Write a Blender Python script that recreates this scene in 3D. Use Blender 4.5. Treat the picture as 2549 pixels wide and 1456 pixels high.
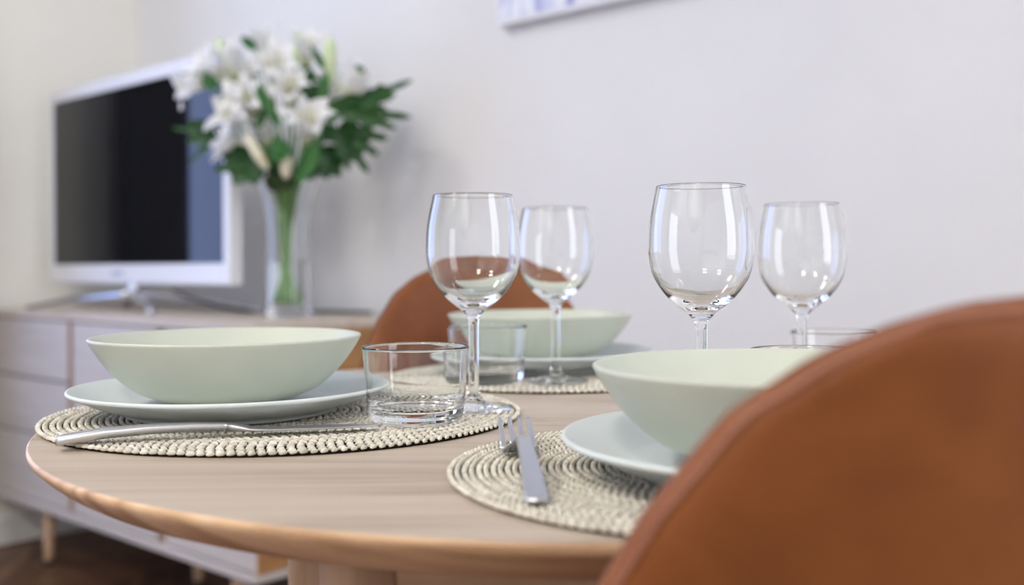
import bpy, math, random
import numpy as np
from mathutils import Vector, Matrix

for _o in list(bpy.data.objects):
    bpy.data.objects.remove(_o)
SC = bpy.context.scene
COL = SC.collection

# ------------------------------------------------------------------ camera
FPX, CXP, YHP, ROLL = 2562.9, 1277.4, 661.2, -0.005     # focal length, principal column, horizon row (2549 px frame)
TAB = 0.74                                              # table height
CAMZ = TAB + 0.1252
cd = bpy.data.cameras.new('camera')
cam = bpy.data.objects.new('camera', cd)
COL.objects.link(cam)
cam.matrix_world = Matrix.Translation((0, 0, CAMZ)) @ Matrix.Rotation(math.pi / 2, 4, 'X') @ Matrix.Rotation(ROLL, 4, 'Z')
cd.sensor_width = 36.0
cd.lens = FPX / 2549 * 36.0
cd.shift_x = -(CXP - 1274.5) / 2549
cd.shift_y = (YHP - 728) / 2549
cd.clip_start = 0.02
cd.dof.use_dof = True
cd.dof.focus_distance = 0.74
cd.dof.aperture_fstop = 3.7
SC.camera = cam

# ------------------------------------------------------------------ world and view
SC.view_settings.view_transform = 'Standard'
SC.view_settings.look = 'None'
SC.view_settings.gamma = 1.0
SC.view_settings.use_curve_mapping = False
SC.view_settings.exposure = 0.08
w = bpy.data.worlds.new('sky')
SC.world = w
w.use_nodes = True
bg = w.node_tree.nodes['Background']
bg.inputs['Color'].default_value = (0.45, 0.58, 1.0, 1)
bg.inputs['Strength'].default_value = 1.5
try:
    SC.cycles.max_bounces = 20
    SC.cycles.transmission_bounces = 20
    SC.cycles.transparent_max_bounces = 16
    SC.cycles.glossy_bounces = 12
    SC.cycles.diffuse_bounces = 4
    SC.cycles.sample_clamp_indirect = 40.0
    SC.cycles.blur_glossy = 0.0
    SC.cycles.use_adaptive_sampling = True
    SC.cycles.adaptive_threshold = 0.08
    SC.cycles.adaptive_min_samples = 16
except Exception:
    pass

# ------------------------------------------------------------------ room frame
KX, KY = -1.30, 3.56                                    # room corner
ANG = math.atan2(-0.666, 0.746)
MROOM = Matrix.Translation((KX, KY, 0)) @ Matrix.Rotation(ANG, 4, 'Z')   # x along picture wall, +y into the wall
RL, RD, RH = 5.0, 3.7, 2.65                             # room length, depth, height


def room(x, y, z):
    return MROOM @ Vector((x, y, z))


# window light: daylight panel in the opening of the left wall
WIN0, WIN1, WZ0, WZ1 = -2.50, -0.80, 0.45, 2.30
ld = bpy.data.lights.new('window_daylight', 'AREA')
ld.shape = 'RECTANGLE'
ld.size = WIN1 - WIN0 - 0.1
ld.size_y = WZ1 - WZ0 - 0.1
ld.energy = 17
ld.color = (0.38, 0.51, 1.0)
lo = bpy.data.objects.new('window_daylight', ld)
COL.objects.link(lo)
lo.matrix_world = MROOM @ Matrix.Translation((-0.09, (WIN0 + WIN1) / 2, (WZ0 + WZ1) / 2)) @ Matrix.Rotation(-math.pi / 2, 4, 'Z') @ Matrix.Rotation(math.pi / 2, 4, 'X')
# unseen window in the right wall, added as fill and for glass streaks
W2A, W2B, W2Z0, W2Z1 = -1.20, -0.25, 0.30, 2.35
l2 = bpy.data.lights.new('balcony_daylight', 'AREA')
l2.shape = 'RECTANGLE'
l2.size = W2B - W2A - 0.1
l2.size_y = W2Z1 - W2Z0 - 0.1
l2.energy = 20
l2.color = (1.0, 0.985, 0.92)
lo2 = bpy.data.objects.new('balcony_daylight', l2)
COL.objects.link(lo2)
lo2.matrix_world = MROOM @ Matrix.Translation((RL + 0.09, (W2A + W2B) / 2, (W2Z0 + W2Z1) / 2)) @ Matrix.Rotation(math.pi / 2, 4, 'Z') @ Matrix.Rotation(math.pi / 2, 4, 'X')
CEIL_LAMPS = [(0.95, -1.5), (2.1, -3.1), (3.7, -3.1)]
CEIL_POWER = (9.0, 16.0, 25.0)


# ------------------------------------------------------------------ helpers
def P(px, py, D):
    """point seen at pixel (px, py) standing D metres in front of the lens"""
    a, b = px - CXP, py - YHP
    return Vector(((a + ROLL * b) * D / FPX, D, CAMZ - (b - ROLL * a) * D / FPX))


def link(o, parent=None):
    COL.objects.link(o)
    if parent is not None:
        o.parent = parent
    return o


def mesh(name, verts, faces, mat, parent=None, smooth=True):
    me = bpy.data.meshes.new(name)
    me.from_pydata([tuple(v) for v in verts], [], faces)
    me.validate()
    if mat is not None:
        me.materials.append(mat)
    if smooth:
        me.polygons.foreach_set('use_smooth', [True] * len(me.polygons))
    me.update()
    return link(bpy.data.objects.new(name, me), parent)


def empty(name, loc=(0, 0, 0), rz=0.0):
    o = bpy.data.objects.new(name, None)
    o.empty_display_size = 0.05
    o.location = loc
    o.rotation_euler = (0, 0, rz)
    return link(o)


def tag(o, label, cat, group=None):
    o['label'] = label
    o['category'] = cat
    if group:
        o['group'] = group
    return o


def struct(o):
    o['kind'] = 'structure'
    return o


def dup(o, parent=None):
    c = o.copy()
    COL.objects.link(c)
    if parent is not None:
        c.parent = parent
    for ch in list(o.children):
        dup(ch, c)
    return c


BOXF = [(0, 3, 2, 1), (4, 5, 6, 7), (0, 1, 5, 4), (1, 2, 6, 5), (2, 3, 7, 6), (3, 0, 4, 7)]


def boxv(x0, x1, y0, y1, z0, z1):
    return [(x0, y0, z0), (x1, y0, z0), (x1, y1, z0), (x0, y1, z0), (x0, y0, z1), (x1, y0, z1), (x1, y1, z1), (x0, y1, z1)]


def box(name, b, mat, parent=None, bevel=0.0, xf=None):
    v = boxv(*b)
    if xf is not None:
        v = [xf @ Vector(p) for p in v]
    o = mesh(name, v, BOXF, mat, parent, smooth=False)
    if bevel:
        m = o.modifiers.new('bevel', 'BEVEL')
        m.width = bevel
        m.segments = 3
        m.limit_method = 'ANGLE'
        o.data.polygons.foreach_set('use_smooth', [True] * len(o.data.polygons))
        wn = o.modifiers.new('wn', 'WEIGHTED_NORMAL')
    return o


def lathe(name, prof, mat, parent=None, seg=96, closed=False):
    """revolve (r, z) profile; r == 0 ends become poles"""
    v, f, rows = [], [], []
    for r, z in prof:
        if r <= 1e-7:
            rows.append([len(v)])
            v.append((0, 0, z))
        else:
            rows.append(list(range(len(v), len(v) + seg)))
            v += [(r * math.cos(2 * math.pi * k / seg), r * math.sin(2 * math.pi * k / seg), z) for k in range(seg)]
    pairs = list(zip(rows, rows[1:]))
    if closed:
        pairs.append((rows[-1], rows[0]))
    for a, b in pairs:
        for k in range(seg):
            k2 = (k + 1) % seg
            if len(a) == 1 and len(b) == 1:
                continue
            if len(a) == 1:
                f.append((a[0], b[k2], b[k]))
            elif len(b) == 1:
                f.append((a[k], a[k2], b[0]))
            else:
                f.append((a[k], a[k2], b[k2], b[k]))
    return mesh(name, v, f, mat, parent)


def smoothprof(pts, n=6):
    """Catmull-Rom through (r, z) points"""
    out = []
    pts = [np.array(p, float) for p in pts]
    for i in range(len(pts) - 1):
        p0, p1, p2, p3 = pts[max(i - 1, 0)], pts[i], pts[i + 1], pts[min(i + 2, len(pts) - 1)]
        for k in range(n):
            t = k / n
            q = 0.5 * ((2 * p1) + (-p0 + p2) * t + (2 * p0 - 5 * p1 + 4 * p2 - p3) * t * t + (-p0 + 3 * p1 - 3 * p2 + p3) * t ** 3)
            out.append((max(float(q[0]), 0.0), float(q[1])))
    out.append((float(pts[-1][0]), float(pts[-1][1])))
    return out


def tube(name, pts, rad, mat, parent=None, seg=10, n=5):
    """smooth tapered tube through 3-D points; rad a number or list"""
    P3 = [np.array(p, float) for p in pts]
    R = [rad] * len(P3) if not hasattr(rad, '__len__') else list(rad)
    cs, rs = [], []
    for i in range(len(P3) - 1):
        p0, p1, p2, p3 = P3[max(i - 1, 0)], P3[i], P3[i + 1], P3[min(i + 2, len(P3) - 1)]
        m = n if len(P3) > 2 else 1
        for k in range(m):
            t = k / m
            cs.append(0.5 * ((2 * p1) + (-p0 + p2) * t + (2 * p0 - 5 * p1 + 4 * p2 - p3) * t * t + (-p0 + 3 * p1 - 3 * p2 + p3) * t ** 3))
            rs.append(R[i] * (1 - t) + R[i + 1] * t)
    cs.append(P3[-1])
    rs.append(R[-1])
    v, f = [], []
    ref = np.array((0.31, 0.17, 0.93))
    for i, c in enumerate(cs):
        d = cs[min(i + 1, len(cs) - 1)] - cs[max(i - 1, 0)]
        d = d / (np.linalg.norm(d) + 1e-12)
        a = np.cross(d, ref)
        if np.linalg.norm(a) < 1e-3:
            a = np.cross(d, np.array((1.0, 0, 0)))
        a /= np.linalg.norm(a)
        b = np.cross(d, a)
        for k in range(seg):
            t = 2 * math.pi * k / seg
            v.append(c + rs[i] * (a * math.cos(t) + b * math.sin(t)))
    for i in range(len(cs) - 1):
        for k in range(seg):
            k2 = (k + 1) % seg
            f.append((i * seg + k, i * seg + k2, (i + 1) * seg + k2, (i + 1) * seg + k))
    f.append(tuple(range(seg))[::-1])
    f.append(tuple(range((len(cs) - 1) * seg, len(cs) * seg)))
    return mesh(name, v, f, mat, parent)


def loft(name, secs, mat, parent=None, smooth=True, sub=0):
    """sections: lists of equal numbers of 3-D points, capped"""
    n = len(secs[0])
    v = [p for s in secs for p in s]
    f = []
    for i in range(len(secs) - 1):
        for k in range(n):
            k2 = (k + 1) % n
            f.append((i * n + k, i * n + k2, (i + 1) * n + k2, (i + 1) * n + k))
    f.append(tuple(range(n))[::-1])
    f.append(tuple(range((len(secs) - 1) * n, len(secs) * n)))
    o = mesh(name, v, f, mat, parent, smooth)
    if sub:
        m = o.modifiers.new('sub', 'SUBSURF')
        m.levels = m.render_levels = sub
    return o


# ------------------------------------------------------------------ materials
def lin(r, g, b):
    f = lambda c: c / 12.92 if c <= 0.04045 else ((c + 0.055) / 1.055) ** 2.4
    return (f(r / 255), f(g / 255), f(b / 255), 1)


def pmat(name, col, rough=0.5, metal=0.0, spec=0.5, trans=0.0, ior=1.45, coat=0.0):
    m = bpy.data.materials.new(name)
    m.use_nodes = True
    b = m.node_tree.nodes['Principled BSDF']
    b.inputs['Base Color'].default_value = col
    b.inputs['Roughness'].default_value = rough
    b.inputs['Metallic'].default_value = metal
    b.inputs['Specular IOR Level'].default_value = spec
    b.inputs['Transmission Weight'].default_value = trans
    b.inputs['IOR'].default_value = ior
    b.inputs['Coat Weight'].default_value = coat
    return m


def nodes(m):
    return m.node_tree.nodes, m.node_tree.links, m.node_tree.nodes['Principled BSDF']


def ramp(N, stops):
    r = N.new('ShaderNodeValToRGB')
    while len(r.color_ramp.elements) < len(stops):
        r.color_ramp.elements.new(0.5)
    for e, (p, c) in zip(r.color_ramp.elements, stops):
        e.position = p
        e.color = c
    return r


def noisemat(name, stops, scale=(1, 1, 1), nscale=5.0, detail=4.0, rough=0.5, bump=0.0, bscale=None, spec=0.5, distort=0.0, coord='Object'):
    m = pmat(name, stops[0][1], rough, spec=spec)
    N, L, b = nodes(m)
    tc = N.new('ShaderNodeTexCoord')
    mp = N.new('ShaderNodeMapping')
    mp.inputs['Scale'].default_value = scale
    nz = N.new('ShaderNodeTexNoise')
    nz.inputs['Scale'].default_value = nscale
    nz.inputs['Detail'].default_value = detail
    nz.inputs['Distortion'].default_value = distort
    L.new(tc.outputs[coord], mp.inputs['Vector'])
    L.new(mp.outputs['Vector'], nz.inputs['Vector'])
    r = ramp(N, stops)
    L.new(nz.outputs['Fac'], r.inputs['Fac'])
    L.new(r.outputs['Color'], b.inputs['Base Color'])
    if bump:
        n2 = N.new('ShaderNodeTexNoise')
        n2.inputs['Scale'].default_value = bscale or nscale
        n2.inputs['Detail'].default_value = 6
        L.new(mp.outputs['Vector'], n2.inputs['Vector'])
        bp = N.new('ShaderNodeBump')
        bp.inputs['Strength'].default_value = bump
        bp.inputs['Distance'].default_value = 0.002
        L.new(n2.outputs['Fac'], bp.inputs['Height'])
        L.new(bp.outputs['Normal'], b.inputs['Normal'])
    return m


def woodmat(name, stops, along='x', k=1.0, rough=0.45, ring=0.35):
    """straight grain: noise stretched along one axis plus broad cathedral bands"""
    m = pmat(name, stops[0][1], rough, spec=0.4)
    N, L, b = nodes(m)
    tc = N.new('ShaderNodeTexCoord')
    mp = N.new('ShaderNodeMapping')
    s = {'x': (1.2, 26, 26), 'y': (26, 1.2, 26), 'z': (26, 26, 1.2)}[along]
    mp.inputs['Scale'].default_value = tuple(a * k for a in s)
    L.new(tc.outputs['Object'], mp.inputs['Vector'])
    n1 = N.new('ShaderNodeTexNoise')
    n1.inputs['Scale'].default_value = 2.2
    n1.inputs['Detail'].default_value = 7
    n1.inputs['Roughness'].default_value = 0.62
    n1.inputs['Distortion'].default_value = 0.35
    L.new(mp.outputs['Vector'], n1.inputs['Vector'])
    mp2 = N.new('ShaderNodeMapping')
    s2 = {'x': (0.9, 9, 9), 'y': (9, 0.9, 9), 'z': (9, 9, 0.9)}[along]
    mp2.inputs['Scale'].default_value = tuple(a * k for a in s2)
    L.new(tc.outputs['Object'], mp2.inputs['Vector'])
    n2 = N.new('ShaderNodeTexNoise')
    n2.inputs['Scale'].default_value = 1.3
    n2.inputs['Detail'].default_value = 2
    n2.inputs['Distortion'].default_value = 0.8
    L.new(mp2.outputs['Vector'], n2.inputs['Vector'])
    mul = N.new('ShaderNodeMath')
    mul.operation = 'MULTIPLY'
    mul.inputs[1].default_value = 9.0
    L.new(n2.outputs['Fac'], mul.inputs[0])
    pp = N.new('ShaderNodeMath')
    pp.operation = 'PINGPONG'
    pp.inputs[1].default_value = 1.0
    L.new(mul.outputs[0], pp.inputs[0])
    mx = N.new('ShaderNodeMix')
    mx.data_type = 'FLOAT'
    mx.inputs[0].default_value = ring
    L.new(n1.outputs['Fac'], mx.inputs[2])
    L.new(pp.outputs[0], mx.inputs[3])
    r = ramp(N, stops)
    L.new(mx.outputs[0], r.inputs['Fac'])
    L.new(r.outputs['Color'], b.inputs['Base Color'])
    bp = N.new('ShaderNodeBump')
    bp.inputs['Strength'].default_value = 0.12
    bp.inputs['Distance'].default_value = 0.0006
    L.new(n1.outputs['Fac'], bp.inputs['Height'])
    L.new(bp.outputs['Normal'], b.inputs['Normal'])
    return m


M = {}
M['wall'] = noisemat('wall_paint', [(0.3, lin(230, 230, 231)), (0.7, lin(233, 233, 234))], nscale=3, detail=1, rough=0.9, spec=0.15)
M['wall_left'] = noisemat('wall_paint_cream', [(0.3, lin(238, 237, 229)), (0.7, lin(240, 239, 232))], nscale=3, detail=1, rough=0.9, spec=0.15)  # creamier than the other walls: warm bounced light put into the colour
M['ceil'] = pmat('ceiling_paint', lin(242, 241, 238), 0.9, spec=0.1)
M['base'] = pmat('baseboard_paint', lin(228, 228, 224), 0.5)
M['floor'] = woodmat('parquet_dark', [(0.2, lin(62, 40, 27)), (0.55, lin(96, 66, 46)), (0.85, lin(128, 94, 68))], 'x', 1.0, 0.35)
N, L, b = nodes(M['floor'])
oi = N.new('ShaderNodeObjectInfo')
hs_ = N.new('ShaderNodeHueSaturation')
mr = N.new('ShaderNodeMapRange')
mr.inputs['To Min'].default_value = 0.6
mr.inputs['To Max'].default_value = 1.7
L.new(oi.outputs['Random'], mr.inputs['Value'])
L.new(mr.outputs[0], hs_.inputs['Value'])
src = b.inputs['Base Color'].links[0].from_socket
L.new(src, hs_.inputs['Color'])
L.new(hs_.outputs[0], b.inputs['Base Color'])
M['table'] = woodmat('oak_top', [(0.22, lin(150, 132, 113)), (0.45, lin(184, 168, 150)), (0.75, lin(196, 182, 165))], 'x', 1.0, 0.42, 0.2)
M['table_edge'] = woodmat('oak_edge', [(0.2, lin(168, 130, 96)), (0.5, lin(218, 182, 144)), (0.8, lin(234, 202, 166))], 'x', 1.0, 0.45, 0.45)
M['oak'] = woodmat('oak_leg', [(0.2, lin(168, 132, 100)), (0.5, lin(196, 164, 134)), (0.85, lin(212, 184, 156))], 'z', 1.0, 0.5, 0.2)
M['side_top'] = woodmat('bleached_oak', [(0.2, lin(176, 160, 142)), (0.5, lin(200, 188, 174)), (0.85, lin(212, 202, 190))], 'x', 0.8, 0.4, 0.15)
M['side_end'] = woodmat('oak_end', [(0.2, lin(136, 94, 54)), (0.5, lin(168, 124, 78)), (0.85, lin(182, 140, 96))], 'y', 0.8, 0.5, 0.2)
M['side_front'] = woodmat('pale_front', [(0.2, lin(182, 174, 168)), (0.5, lin(198, 191, 186)), (0.85, lin(208, 202, 197))], 'x', 0.8, 0.45, 0.12)
M['side_dark'] = woodmat('slot_wood', [(0.2, lin(104, 68, 44)), (0.5, lin(140, 96, 66)), (0.85, lin(160, 116, 84))], 'z', 1.0, 0.6, 0.2)
M['leather'] = noisemat('cognac_leather', [(0.28, lin(104, 58, 30)), (0.5, lin(124, 71, 36)), (0.72, lin(145, 87, 43))], nscale=9, detail=5, rough=0.5, bump=0.22, bscale=420, spec=0.35, distort=0.4)
M['piping'] = pmat('leather_piping', lin(150, 98, 74), 0.5)
M['chairleg'] = pmat('chair_leg_black', lin(34, 32, 31), 0.4)
M['tvwhite'] = pmat('tv_white_plastic', lin(226, 227, 232), 0.3)
M['screen'] = pmat('tv_screen_glass', lin(26, 26, 27), 0.05, spec=0.48)
M['chrome'] = pmat('chrome', lin(205, 207, 214), 0.12, 1.0)
M['logo'] = pmat('logo_grey', lin(176, 182, 196), 0.3)
M['cable'] = pmat('cable_black', lin(40, 40, 42), 0.5)
M['steel'] = pmat('cutlery_steel', lin(204, 204, 205), 0.34, 1.0)
M['bowl'] = noisemat('sage_glaze', [(0.35, lin(196, 201, 186)), (0.65, lin(201, 206, 192))], nscale=14, rough=0.36, spec=0.45)
M['plate'] = noisemat('celadon_glaze', [(0.35, lin(214, 221, 219)), (0.65, lin(219, 226, 224))], nscale=14, rough=0.36, spec=0.45)
M['mat'] = noisemat('braid_straw', [(0.30, lin(202, 194, 176)), (0.5, lin(224, 218, 202)), (0.7, lin(236, 231, 218))], nscale=160, detail=2, rough=0.75, spec=0.25)
M['matback'] = pmat('braid_core', lin(24, 21, 20), 0.9, spec=0.1)
M['glass'] = pmat('clear_glass', (0.985, 0.995, 0.988, 1), 0.0, trans=1.0, ior=1.46)
M['water'] = pmat('water', (0.98, 1, 0.99, 1), 0.0, trans=1.0, ior=1.33)
M['canvas_edge'] = pmat('canvas_edge', lin(236, 238, 244), 0.8)
M['stem'] = noisemat('stem_green', [(0.3, lin(84, 128, 66)), (0.7, lin(120, 160, 92))], nscale=30, rough=0.5)
M['leaf'] = noisemat('leaf_green', [(0.3, lin(34, 92, 40)), (0.7, lin(58, 116, 48))], nscale=18, rough=0.42)
M['leaf_dark'] = noisemat('leaf_dark_green', [(0.3, lin(24, 66, 30)), (0.7, lin(44, 90, 36))], nscale=18, rough=0.42)
M['bud'] = noisemat('bud_green', [(0.3, lin(200, 222, 168)), (0.7, lin(224, 234, 196))], nscale=20, rough=0.5)
M['budcream'] = noisemat('bud_cream', [(0.3, lin(214, 208, 176)), (0.7, lin(232, 228, 206))], nscale=20, rough=0.5)
M['anther'] = pmat('anther_yellow', lin(206, 196, 120), 0.7)
M['frame'] = pmat('window_frame_white', lin(240, 240, 240), 0.4)


def petal_material():
    m = bpy.data.materials.new('petal_white')
    m.use_nodes = True
    N, L, b = nodes(m)
    b.inputs['Roughness'].default_value = 0.55
    b.inputs['Specular IOR Level'].default_value = 0.3
    tc = N.new('ShaderNodeTexCoord')
    sep = N.new('ShaderNodeSeparateXYZ')
    L.new(tc.outputs['UV'], sep.inputs[0])
    r = ramp(N, [(0.0, lin(206, 222, 150)), (0.2, lin(240, 242, 226)), (0.45, lin(250, 250, 250))])
    L.new(sep.outputs['Y'], r.inputs['Fac'])
    L.new(r.outputs['Color'], b.inputs['Base Color'])
    tr = N.new('ShaderNodeBsdfTranslucent')
    L.new(r.outputs['Color'], tr.inputs['Color'])
    mx = N.new('ShaderNodeMixShader')
    mx.inputs[0].default_value = 0.35
    out = N['Material Output']
    L.new(b.outputs[0], mx.inputs[1])
    L.new(tr.outputs[0], mx.inputs[2])
    L.new(mx.outputs[0], out.inputs['Surface'])
    return m


M['petal'] = petal_material()

# ------------------------------------------------------------------ structure
T_ = 0.12


def rbox(name, b, mat, bevel=0.0):
    o = box(name, b, mat, None, bevel)
    o.matrix_world = MROOM
    return struct(o)


rbox('wall_back', (-T_, RL + T_, 0.0, T_, 0, RH), M['wall'])
rbox('wall_front', (-T_, RL + T_, -RD - T_, -RD, 0, RH), M['wall'])

# left wall around the window opening
wl = []
wf = []
for b in ((-T_, 0, WIN1, 0.0, 0, RH), (-T_, 0, -RD, WIN0, 0, RH), (-T_, 0, WIN0, WIN1, 0, WZ0), (-T_, 0, WIN0, WIN1, WZ1, RH)):
    k = len(wl)
    wl += boxv(*b)
    wf += [tuple(i + k for i in q) for q in BOXF]
wl2, wf2 = [], []
for b in ((RL, RL + T_, -RD, W2A, 0, RH), (RL, RL + T_, W2B, 0.0, 0, RH), (RL, RL + T_, W2A, W2B, 0, W2Z0), (RL, RL + T_, W2A, W2B, W2Z1, RH)):
    k = len(wl2)
    wl2 += boxv(*b)
    wf2 += [tuple(i + k for i in q) for q in BOXF]
o = mesh('wall_right', wl2, wf2, M['wall'], smooth=False)
o.matrix_world = MROOM
struct(o)
o = mesh('wall_left', wl, wf, M['wall_left'], smooth=False)
o.matrix_world = MROOM
struct(o)
rbox('ceiling', (-T_, RL + T_, -RD - T_, T_, RH, RH + 0.1), M['ceil'])
fl = rbox('floor', (-T_, RL + T_, -RD - T_, T_, -0.1, -0.004), M['floor'])
for nm, b in (('baseboard_back', (0.0, RL, -0.016, -0.0005, 0.0, 0.085)), ('baseboard_left', (0.0005, 0.016, -RD, -0.017, 0.0, 0.085)),
              ('baseboard_right', (RL - 0.016, RL - 0.0005, -RD, -0.017, 0.0, 0.085)), ('baseboard_front', (0.017, RL - 0.017, -RD + 0.0005, -RD + 0.016, 0.0, 0.085))):
    rbox(nm, b, M['base'], 0.004)
# window frame in the left wall
win = empty('window_1')
win.matrix_world = MROOM
struct(win)
fw = 0.05
for b in ((-0.08, -0.02, WIN0, WIN0 + fw, WZ0, WZ1), (-0.08, -0.02, WIN1 - fw, WIN1, WZ0, WZ1), (-0.08, -0.02, (WIN0 + WIN1) / 2 - 0.03, (WIN0 + WIN1) / 2 + 0.03, WZ0 + fw, WZ1 - fw),
          (-0.08, -0.02, WIN0 + fw, WIN1 - fw, WZ0, WZ0 + fw), (-0.08, -0.02, WIN0 + fw, WIN1 - fw, WZ1 - fw, WZ1)):
    box('window_frame', b, M['frame'], win, 0.004)
box('window_sill', (-0.019, 0.06, WIN0 - 0.04, WIN1 + 0.04, WZ0 - 0.03, WZ0), M['frame'], win, 0.004)

win2 = empty('window_2')  # frame around the added fill light, never in view
win2.matrix_world = MROOM
struct(win2)
for b in ((W2A, W2A + fw, W2Z0, W2Z1), (W2B - fw, W2B, W2Z0, W2Z1), (W2A + fw, W2B - fw, W2Z0, W2Z0 + fw), (W2A + fw, W2B - fw, W2Z1 - fw, W2Z1)):
    box('window_frame', (RL + 0.02, RL + 0.08, b[0], b[1], b[2], b[3]), M['frame'], win2, 0.004)

# unseen charcoal curtain beside the window, added to darken the television's reflection
cm = noisemat('curtain_charcoal', [(0.3, lin(34, 33, 34)), (0.7, lin(44, 43, 44))], nscale=40, rough=0.95, spec=0.1)
cv, cf = [], []
ncu = 72
for lay in (0.0, 0.0025):
    for i in range(ncu + 1):
        t = i / ncu
        for z in (0.02, WZ1 + 0.115):
            cv.append((0.072 + 0.024 * math.sin(t * 2 * math.pi * 6) + lay, -0.575 - 0.265 * t, z))
n1 = 2 * (ncu + 1)
for i in range(ncu):
    cf.append((2 * i, 2 * i + 1, 2 * i + 3, 2 * i + 2))
    cf.append((n1 + 2 * i, n1 + 2 * i + 2, n1 + 2 * i + 3, n1 + 2 * i + 1))
    cf.append((2 * i, 2 * i + 2, n1 + 2 * i + 2, n1 + 2 * i))
    cf.append((2 * i + 1, n1 + 2 * i + 1, n1 + 2 * i + 3, 2 * i + 3))
cu = mesh('curtain', cv, cf, cm)
cu.matrix_world = MROOM
tag(cu, 'charcoal curtain gathered beside the window, mirrored in the television', 'curtain')
rod = tube('curtain_rod', [room(0.072, -0.50, WZ1 + 0.125), room(0.072, -2.65, WZ1 + 0.125)], 0.009, M['frame'])
tag(rod, 'white rod above the window carrying the charcoal curtain', 'curtain rod')

# herringbone parquet: single blocks in the area the photograph looks at
PW, PL = 0.075, 0.375
blk = mesh('parquet_block', boxv(-PL / 2 + 0.0006, PL / 2 - 0.0006, -PW / 2 + 0.0006, PW / 2 - 0.0006, -0.0035, 0.0), BOXF, M['floor'], smooth=False).data
bpy.data.objects.remove(bpy.data.objects['parquet_block'])
random.seed(4)
cand = []
for i in range(-40, 60):
    for j in range(-40, 60):
        for s in (0, 1):
            # classic herringbone lattice
            if s == 0:
                cx_, cy_ = i * PW + j * PL + PL / 2, i * PW - j * PL + PW / 2 - 0 * PL
                rz = 0.0
            else:
                cx_, cy_ = i * PW + j * PL - PW / 2 + PW * 0 + 0.0, i * PW - j * PL + PL / 2 + 0.0
                rz = math.pi / 2
            c = Vector((cx_, cy_, 0))
            c.rotate(Matrix.Rotation(math.radians(12), 3, 'Z'))
            wpt = Vector((c.x - 0.9, c.y + 2.6, 0))
            loc = MROOM.inverted() @ wpt
            if 0.24 < loc.x < RL - 0.24 and -RD + 0.24 < loc.y < -0.24:
                d = (wpt - Vector((-0.95, 2.85, 0))).length
                cand.append((d, wpt, rz + math.radians(12)))
cand.sort(key=lambda t: t[0])
flinv = fl.matrix_world.inverted()
for d, wpt, rz in cand[:290]:
    b = bpy.data.objects.new('parquet_block', blk)
    link(b, fl)
    b.matrix_parent_inverse = flinv
    b.location = wpt
    b.rotation_euler = (0, 0, rz)
rest_v, rest_f = [], []
for d, wpt, rz in cand[290:]:
    k = len(rest_v)
    mt = Matrix.Translation(wpt) @ Matrix.Rotation(rz, 4, 'Z')
    rest_v += [mt @ Vector(p) for p in boxv(-PL / 2 + 0.0006, PL / 2 - 0.0006, -PW / 2 + 0.0006, PW / 2 - 0.0006, -0.0035, 0.0)]
    rest_f += [tuple(i + k for i in q) for q in BOXF]
if rest_v:
    ro = mesh('parquet_field', rest_v, rest_f, M['floor'], fl, smooth=False)
    ro.matrix_parent_inverse = flinv
    ro['kind'] = 'stuff'

# ceiling lamps (two behind the camera; the first added to lighten the far corner)
em = bpy.data.materials.new('lamp_diffuser')
em.use_nodes = True
N, L, b = nodes(em)
b.inputs['Base Color'].default_value = (0.9, 0.9, 0.88, 1)
b.inputs['Emission Color'].default_value = (1.0, 0.95, 0.88, 1)
b.inputs['Emission Strength'].default_value = 12.0
em.cycles.emission_sampling = 'NONE'
for i, (lx, ly) in enumerate(CEIL_LAMPS):
    p = room(lx, ly, RH)
    lamp = empty('ceiling_lamp', p)
    tag(lamp, ['round flush ceiling lamp nearest the sideboard', 'round flush ceiling lamp beside the window', 'round flush ceiling lamp farthest from the sideboard'][i], 'lamp', 'round ceiling lamps')
    lathe('lamp_base', [(0, -0.001), (0.235, -0.001), (0.24, -0.01), (0.24, -0.035), (0.232, -0.035), (0.232, -0.02), (0, -0.02)], M['frame'], lamp, 64)
    lathe('diffuser', [(0.230, -0.028), (0.225, -0.06), (0.19, -0.082), (0.1, -0.095), (0, -0.098)], em, lamp, 64)
    ad = bpy.data.lights.new('lamp_light', 'AREA')
    ad.shape = 'DISK'
    ad.size = 0.42
    ad.energy = CEIL_POWER[i]
    ad.color = (1.0, 0.965, 0.87)
    al = link(bpy.data.objects.new('lamp_light', ad), lamp)
    al.location = (0, 0, -0.103)

# ------------------------------------------------------------------ dining table
TC = Vector((0.0566, 0.8975, 0))
TR = 0.436
tb = empty('dining_table', (TC.x, TC.y, 0))
tag(tb, 'round light oak dining table in the foreground', 'table')
lathe('table_top', [(0, TAB), (0.1, TAB), (0.2, TAB), (0.3, TAB), (0.4, TAB), (TR - 0.0016, TAB), (TR - 0.045, TAB - 0.0268), (0.2, TAB - 0.0268), (0, TAB - 0.0268)], M['table'], tb, 160).data.polygons.foreach_set('use_smooth', [False] * (160 * 8))
lathe('edge_band', [(TR - 0.0016, TAB), (TR - 0.0004, TAB - 0.0008), (TR, TAB - 0.0026), (TR - 0.0012, TAB - 0.0056), (TR - 0.006, TAB - 0.0105), (TR - 0.014, TAB - 0.017), (TR - 0.023, TAB - 0.0225), (TR - 0.032, TAB - 0.026), (TR - 0.04, TAB - 0.027)], M['table_edge'], tb, 160)
LEGS = [(-0.0913, 0.60), (-0.205, 1.03), (0.352, 0.76), (0.205, 1.195)]
for lx, ly in LEGS:
    dx, dy = lx - TC.x, ly - TC.y
    lathe_o = lathe('leg', [(0, 0.001), (0.014, 0.001), (0.0155, 0.004), (0.0195, 0.4), (0.0228, TAB - 0.030), (0.0228, TAB - 0.0272), (0, TAB - 0.0272)], M['oak'], tb, 40)
    lathe_o.location = (dx, dy, 0)
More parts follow.
